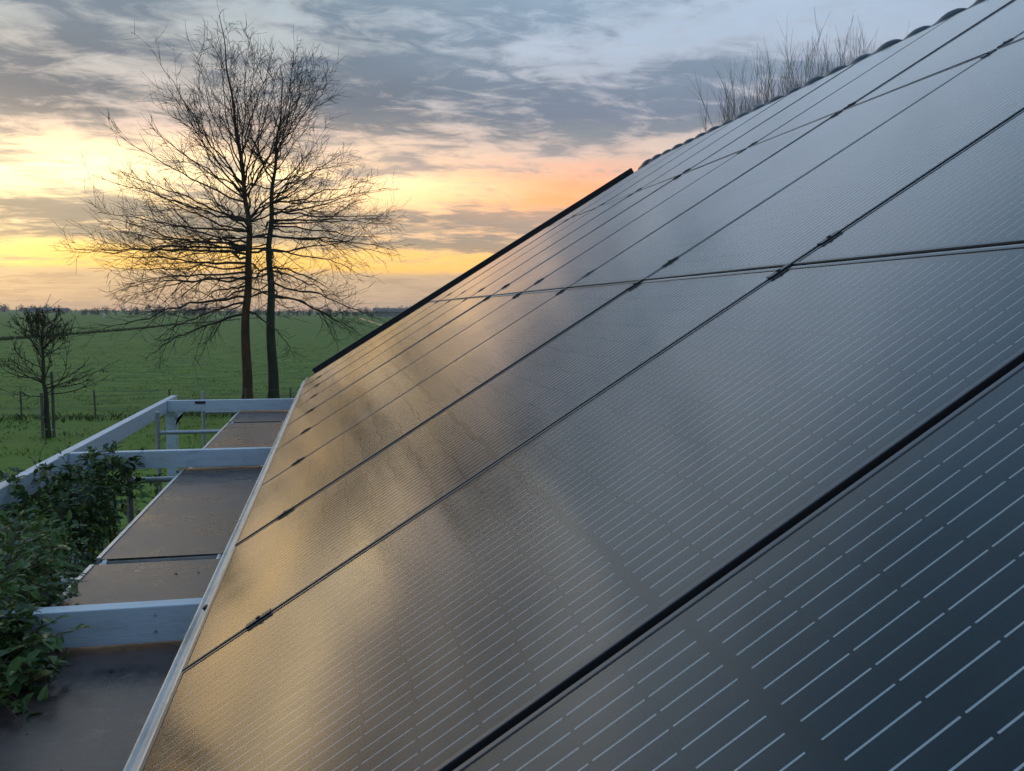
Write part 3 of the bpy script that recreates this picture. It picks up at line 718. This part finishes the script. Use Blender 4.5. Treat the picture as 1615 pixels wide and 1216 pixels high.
# ---------------------------------------------------------------- trees
def grow(rnd, start, d, length, r0, steps, lift, wob):
    p = start.copy(); d = d.normalized(); pts = [p.copy()]; st = length/steps
    for k in range(steps):
        d = (d + Vector((rnd.gauss(0, wob), rnd.gauss(0, wob), rnd.gauss(0, wob) + lift))).normalized()
        p = p + d*st; pts.append(p.copy())
    return pts
def at(pts, f):
    s = f*(len(pts)-1); j = min(len(pts)-2, int(s)); return pts[j].lerp(pts[j+1], s-j), (pts[j+1]-pts[j]).normalized()
def spin(d, ang, az):
    a = d.orthogonal().normalized(); c = d.cross(a); side = a*math.cos(az) + c*math.sin(az)
    return (d*math.cos(ang) + side*math.sin(ang)).normalized()
def big_tree(label, base, trunk_pts, rad, bark, prims, seed, bias):
    rnd = random.Random(seed)
    root = tag(empty('bare_tree', base), label, 'tree', 'bare trees in the pasture')
    B = Vector(base); tp = [Vector(q) - B for q in trunk_pts]
    # smooth trunk
    fine = []
    for k in range(41):
        p, _ = at(tp, k/40); fine.append(p + Vector((.03*math.sin(k*.9), .03*math.cos(k*.7), 0)))
    H = fine[-1].z
    rads = [max(.012, rad*(1.25 if k == 0 else 1.0)*(1 - p.z/H)**1.25 + .012) for k, p in enumerate(fine)]
    MB().tube(fine, rads, 12).obj('trunk', bark, root, smooth=True)
    limbs = MB(); tw = MB()
    def env(z):                                # half width of the shared crown at height z
        T = [(1.2, 3.0), (2.2, 5.0), (4.2, 6.3), (6.0, 5.9), (7.8, 5.1), (10.1, 4.3), (12.2, 3.3), (13.2, 2.1), (14.0, .5)]
        for (za, wa), (zb, wb) in zip(T, T[1:]):
            if z <= zb: return wa + (wb-wa)*max(0, (z-za)/(zb-za))
        return .4
    MID_X = -2.4 - B.x
    for i in range(prims):
        s_ = (i + rnd.random())/prims
        ze = 1.6 + 11.9*s_**.78 + rnd.gauss(0, .15); h = (ze-1.6)/12.0
        rise = (.50*(ze-1.6) - .55)*rnd.uniform(.85, 1.15)
        zs = min(H*.72, max(1.8, ze - rise)); f = zs/H; p, td = at(fine, f)
        az = rnd.uniform(0, 2*math.pi)
        if rnd.random() < .62: az = (math.pi if bias < 0 else 0) + rnd.gauss(0, .75)
        inner = math.cos(az)*bias < -.25
        w = env(ze)*(rnd.uniform(.70, 1.04) if h < .45 else rnd.uniform(.50, 1.06))*(.62 if inner else 1.0)
        if bias > 0 and ze < 6.5: w *= .86
        end = Vector((MID_X + math.cos(az)*w, math.sin(az)*w*.9, ze))
        dv = end - p; hv = Vector((dv.x, dv.y, 0))
        ctl = p + hv*(.52 if h < .3 else .48) + Vector((0, 0, dv.z*(.15 if h < .3 else .36)))
        ln = dv.length; N = 14; pts = []
        wv = Vector((0, 0, 0))
        for k in range(N+1):
            u_ = k/N; q = p*((1-u_)**2) + ctl*(2*u_*(1-u_)) + end*(u_*u_)
            if k: wv = wv*.75 + Vector((rnd.gauss(0, .035), rnd.gauss(0, .035), rnd.gauss(0, .035)))*ln*.28
            pts.append(q + wv)
        pr = max(.016, min(.075, rads[min(40, int(f*40))]*.45))*(.65 + .4*ln/6)*(.78 if h < .3 else 1.0)
        limbs.tube(pts, [pr*(1-.88*k/N) for k in range(N+1)], 6, cap=False)
        for j in range(int((5 + ln*2.7)*(1.0 if h < .5 else .85))):
            g = .18 + .82*rnd.random()**.85; q, qd = at(pts, g)
            l2 = ln*(.42*(1-g) + .13)*rnd.uniform(.5, 1.25)
            d2 = spin(qd, R(rnd.gauss(38, 9)), rnd.uniform(0, 6.283)); d2.z += .06
            r2 = max(.0075, pr*(1-.85*g)*.50)
            p2 = grow(rnd, q, d2, l2, r2, 7, .018, .075)
            tw.tube(p2, [r2*(1-.68*k/7) for k in range(8)], 4, cap=False)
            for _ in range(int(1.6 + l2*3.0)):
                g2 = rnd.uniform(.15, 1); q2, qd2 = at(p2, g2)
                l3 = rnd.uniform(.22, .75)*(.6 + .3*l2)
                p3 = grow(rnd, q2, spin(qd2, R(rnd.gauss(38, 10)), rnd.uniform(0, 6.283)), l3, .006, 4, .015, .09)
                tw.tube(p3, [.0068, .0062, .0055, .0048, .004], 3, cap=False)
    limbs.obj('limbs', M['twig'], root, smooth=True)
    o = tw.obj('crown', M['twig'], root); o['kind'] = 'stuff'
E_ = EZ
big_tree('tall bare tree with a reddish brown trunk, left one of the pair', (-2.84, 31, 0),
         [(-2.84, 31, 0), (-2.80, 31, 3.5), (-2.60, 31, 6.0), (-2.75, 31, 7.8), (-3.0, 31, 10), (-3.25, 31, 12), (-3.45, 31, 13.8)], .185, M['bark_brown'], 62, 51, -1)
big_tree('tall bare tree with a dark mossy trunk, right one of the pair', (-1.93, 31.3, 0),
         [(-1.93, 31.3, 0), (-1.95, 31.3, 3.5), (-1.96, 31.3, 6.0), (-1.8, 31.3, 8.0), (-1.6, 31.3, 9.8), (-1.4, 31.3, 11.2), (-1.45, 31.3, 12.3)], .20, M['bark_green'], 62, 52, 1)

def young_tree(base, label, seed):
    rnd = random.Random(seed); root = tag(empty('young_tree', base), label, 'tree')
    fine = [Vector((-.02*k*rnd.random(), 0, 3.1*k/10)) for k in range(11)]
    MB().tube(fine, [.075*(1-.85*k/10) + .008 for k in range(11)], 8).obj('trunk', M['bark_green'], root, smooth=True)
    b = MB(); lv = MB()
    for i in range(40):
        f = rnd.uniform(.36, .98); p, td = at(fine, f); az = rnd.uniform(0, 6.283); h = (f-.36)/.62
        ang = R(80 - 50*h + rnd.gauss(0, 8)); ln = (1.35*(1-h)**.6 + .35)*rnd.uniform(.7, 1.1)
        d = Vector((math.cos(az)*math.sin(ang), math.sin(az)*math.sin(ang), math.cos(ang)))
        pts = grow(rnd, p, d, ln, .02, 8, .06, .10)
        b.tube(pts, [.016*(1-.75*k/8) for k in range(9)], 5, cap=False)
        for j in range(9):
            g = rnd.uniform(.25, 1); q, qd = at(pts, g); p2 = grow(rnd, q, spin(qd, R(rnd.gauss(42, 10)), rnd.uniform(0, 6.283)), rnd.uniform(.2, .5), .008, 4, .05, .12)
            b.tube(p2, [.008, .007, .006, .005, .004], 4, cap=False)
            for _ in range(9):
                if rnd.random() < .35 + .75*max(0, (q.z-2.2)/1.2):
                    s, _d = at(p2, rnd.random())
                    leaf_verts(lv, s, Vector((rnd.gauss(0, 1), rnd.gauss(0, 1), rnd.gauss(-.2, .5))).normalized(), Vector((0, 0, 1)), rnd.uniform(.05, .095))
    o = b.obj('crown', M['twig'], root); o['kind'] = 'stuff'
    o = lv.obj('foliage', M['leaf_dry'], root); o['kind'] = 'stuff'
young_tree((-7.35, 24, 0), 'small young tree with a few dry leaves at the left edge', 61)
for (x, y, h, lab) in ((-7.46, 23.9, 1.25, 'short weathered stake on the left of the young tree'), (-7.26, 24.15, 1.8, 'taller weathered stake behind the trunk of the young tree')):
    st = MB(); st.tube([(0, 0, 0), (.01, 0, h*.6), (0, .01, h)], [.042, .040, .037], 8)
    tag(st.obj('tree_stake', M['post'], loc=(x, y, 0)), lab, 'stake', 'stakes of the young tree')

def shoots(base, label, n, hh, spread, seed):
    rnd = random.Random(seed); root = tag(empty('bare_willow', base), label, 'tree', 'bare willows behind the roof')
    ht = 6.6
    MB().tube([(0, 0, 0), (.05, 0, ht*.5), (0, 0, ht)], [.24, .19, .22], 10).obj('trunk', M['bark_green'], root, smooth=True)
    b = MB()
    for i in range(n):
        a = rnd.uniform(0, 6.283); s = rnd.random()**.7*spread
        d = Vector((math.cos(a)*s, math.sin(a)*s, 1)); ln = (hh-ht)*rnd.uniform(.72, 1.02)*(1-.2*s)
        pts = grow(rnd, Vector((math.cos(a)*.3, math.sin(a)*.3, ht-.1)), d, ln, .03, 12, .03, .045)
        b.tube(pts, [.006*(1-.86*k/12) + .0018 for k in range(13)], 5, cap=False)
        for _ in range(22):
            q, qd = at(pts, rnd.uniform(.35, .98)); l2 = rnd.uniform(.3, .95)
            b.tube(grow(rnd, q, spin(qd, R(rnd.gauss(20, 7)), rnd.uniform(0, 6.283)), l2, .006, 4, .05, .06), [.004, .0036, .0032, .0028, .0024], 3, cap=False)
    o = b.obj('crown', M['twig_pale'], root); o['kind'] = 'stuff'
for i, (x, y, hh, n, lab) in enumerate(((12.7, 24, 10.1, 24, 'lowest bare willow top behind the roof ridge, farthest left'),
        (13.6, 24.4, 11.4, 36, 'bare willow behind the ridge, second from the left'),
        (14.5, 24, 11.9, 34, 'bare willow behind the ridge, third from the left'),
        (15.4, 24.3, 12.6, 38, 'dense bare willow behind the ridge, fourth from the left'),
        (16.5, 24.3, 12.7, 32, 'bare willow behind the ridge, fifth from the left'),
        (17.5, 24, 12.6, 28, 'bare willow behind the ridge, farthest right'))):
    shoots((x, y, 0), lab, n, hh, .30, 80+i)

def evergreen(base, label, h, w, seed):
    rnd = random.Random(seed); root = tag(empty('evergreen_tree', base), label, 'tree', 'evergreens beside the lawn')
    MB().tube([(0, 0, 0), (.05, 0, h*.5), (0, 0, h*.92)], [.16, .10, .02], 8).obj('trunk', M['bark_green'], root, smooth=True)
    b = MB(); lb = MB()
    for i in range(70):
        z = h*(.10 + .86*rnd.random()); r = w*(1-z/h)**.7*rnd.uniform(.6, 1.05); a = rnd.uniform(0, 6.283)
        tip = Vector((math.cos(a)*r, math.sin(a)*r, z - .1*r)); st = Vector((0, 0, z + .05*r))
        lb.tube([st, st.lerp(tip, .5) + Vector((0, 0, .05)), tip], [.03, .02, .008], 4, cap=False)
        for _ in range(95):
            p = st.lerp(tip, rnd.random()**.6) + Vector((rnd.gauss(0, .16), rnd.gauss(0, .16), rnd.gauss(0, .13)))
            leaf_verts(b, p, Vector((rnd.gauss(0, 1), rnd.gauss(0, 1), rnd.gauss(0, .5))).normalized(), Vector((0, 0, 1)), rnd.uniform(.10, .20))
    lb.obj('limbs', M['twig'], root)
    o = b.obj('crown', M['leaf_dark'], root); o['kind'] = 'stuff'
evergreen((-16.5, 31.5, 0), 'dark evergreen just left of the picture, mirrored in the lowest panel corner', 5.9, 1.6, 101)
evergreen((-19.3, 33.0, 0), 'taller dark evergreen farther left, mirrored beside the roof trim', 6.8, 1.9, 102)

# ---------------------------------------------------------------- wire fence along the pasture
FX = [-14.0, -11.7, -9.46, -7.29, -5.0, -2.62, -1.15, .9]
pm = MB(); pm.tube([(0, 0, 0), (.006, 0, .5), (0, 0, .92)], [.030, .029, .028], 7)
fence = tag(empty('wire_fence', (-6, 28.35, 0)), 'low wire fence on thin wooden posts between lawn and pasture', 'fence')
pme = pm.mesh('post', M['post'])
rnd = random.Random(9)
for x in FX: link('post', pme, fence, (x+6, rnd.uniform(-.05, .05), 0), (rnd.gauss(0, .03), rnd.gauss(0, .03), rnd.uniform(0, 6)))
for z in (.35, .62, .88):
    w = MB(); pts = []
    for a, c in zip(FX, FX[1:]):
        for k in range(4): pts.append((a + (c-a)*k/4 + 6, -.035, z - .03*math.sin(math.pi*k/4)))
    w.tube(pts, .0035, 4); w.obj('wire', M['wire'], fence)

# ---------------------------------------------------------------- the horizon
def treeline(name, label, x0, x1, y, n, h0, h1, seed):
    rnd = random.Random(seed); b = MB()
    for i in range(n):
        x = rnd.uniform(x0, x1); yy = y*rnd.uniform(.92, 1.15); clump = max(0, noise.noise((x/y*9, seed, 0))+.35)
        h = rnd.uniform(h0, h1)*(.45 + clump); w = h*rnd.uniform(.3, .55)
        for _ in range(46):
            q = Vector((rnd.gauss(0, .42)*w, rnd.gauss(0, .4)*w, 0)); q.z = h*max(0.0, min(1.05, .5 + rnd.gauss(0, .26)))
            s = rnd.uniform(.4, 1.0)*h*.11; i0 = len(b.v)
            a = Vector((rnd.gauss(0, 1), rnd.gauss(0, 1), rnd.gauss(0, 1))).normalized(); c = a.orthogonal().normalized()
            P0 = Vector((x, yy, 0)) + q
            b.v += [tuple(P0 + a*s), tuple(P0 - a*s*.6 + c*s), tuple(P0 - a*s*.6 - c*s)]; b.f.append((i0, i0+1, i0+2))
        b.box(x-.25, x+.25, yy-.25, yy+.25, 0, h*.5)
    tag(b.obj(name, M['far_tree']), label, kind='stuff')
treeline('far_woodland', 'hazy line of far bare trees along the left horizon', -900, 200, 1300, 420, 7, 12, 91)
treeline('far_hedgerow', 'darker row of bare trees on the horizon behind the tree pair', -190, 130, 640, 170, 3.6, 6.5, 92)
def shed(x, y, w, d, h, label):
    r = tag(empty('farm_shed', (x, y, 0)), label, 'building', 'far farm buildings')
    MB().box(-w/2, w/2, -d/2, d/2, 0, h).obj('wall', M['far_wall'], r)
    b = MB(); b.v = [(-w/2-1, -d/2-1, h+.01), (w/2+1, -d/2-1, h+.01), (w/2+1, d/2+1, h+.01), (-w/2-1, d/2+1, h+.01), (-w/2-1, 0, h*1.7), (w/2+1, 0, h*1.7)]
    b.f = [(0, 1, 5, 4), (2, 3, 4, 5), (0, 4, 3), (1, 2, 5), (3, 2, 1, 0)]; b.obj('roof', M['far_roof'], r)
shed(-330, 1080, 44, 18, 3.4, 'long low farm building on the horizon left of the tree pair')
shed(40, 590, 26, 12, 3.4, 'small pale farm building on the horizon beside the roof edge')
shed(-405, 1100, 26, 14, 3.6, 'small farm building on the horizon above the young tree')
def crane(x, y, ang, ln, label):
    r = tag(empty('far_crane', (x, y, 0)), label, 'crane', 'far cranes')
    MB().box(-2, 2, -2, 2, 0, 8).obj('cab', M['far_steel'], r)
    MB().tube([(0, 0, 6), (math.cos(ang)*ln, 0, 6 + math.sin(ang)*ln)], [.5, .3], 4).obj('jib', M['far_steel'], r)
crane(-409, 1330, R(66), 22, 'faint crane with a steep jib on the left horizon')
crane(-402, 1330, R(42), 20, 'faint crane with a low jib on the left horizon, right of the steep one')
mk = MB(); mk.tube([(0, 0, 0), (0, 0, 1.5), (0, 0, 2.1)], [.45, .5, .3], 8)
tag(mk.obj('white_marker', M['petal'], loc=(-94.4, 381, 0)), 'tiny white marker standing out in the pasture at left', 'marker')

# ---------------------------------------------------------------- evening haze over the fields
hz = MB().box(-2500, 2500, -60, 2200, -1.0, 17.0)
hm = bpy.data.materials.new('evening_haze'); hm.use_nodes = True; ht = NT(hm.node_tree); ht.n.clear()
hv = ht.new('ShaderNodeVolumePrincipled'); hv.inputs['Color'].default_value = (.86, .88, .92, 1); hv.inputs['Density'].default_value = .00019; hv.inputs['Anisotropy'].default_value = .3
ho = ht.new('ShaderNodeOutputMaterial'); ht.l.new(hv.outputs[0], ho.inputs['Volume'])
tag(hz.obj('haze', hm), 'thin evening haze lying over the flat fields', kind='stuff')
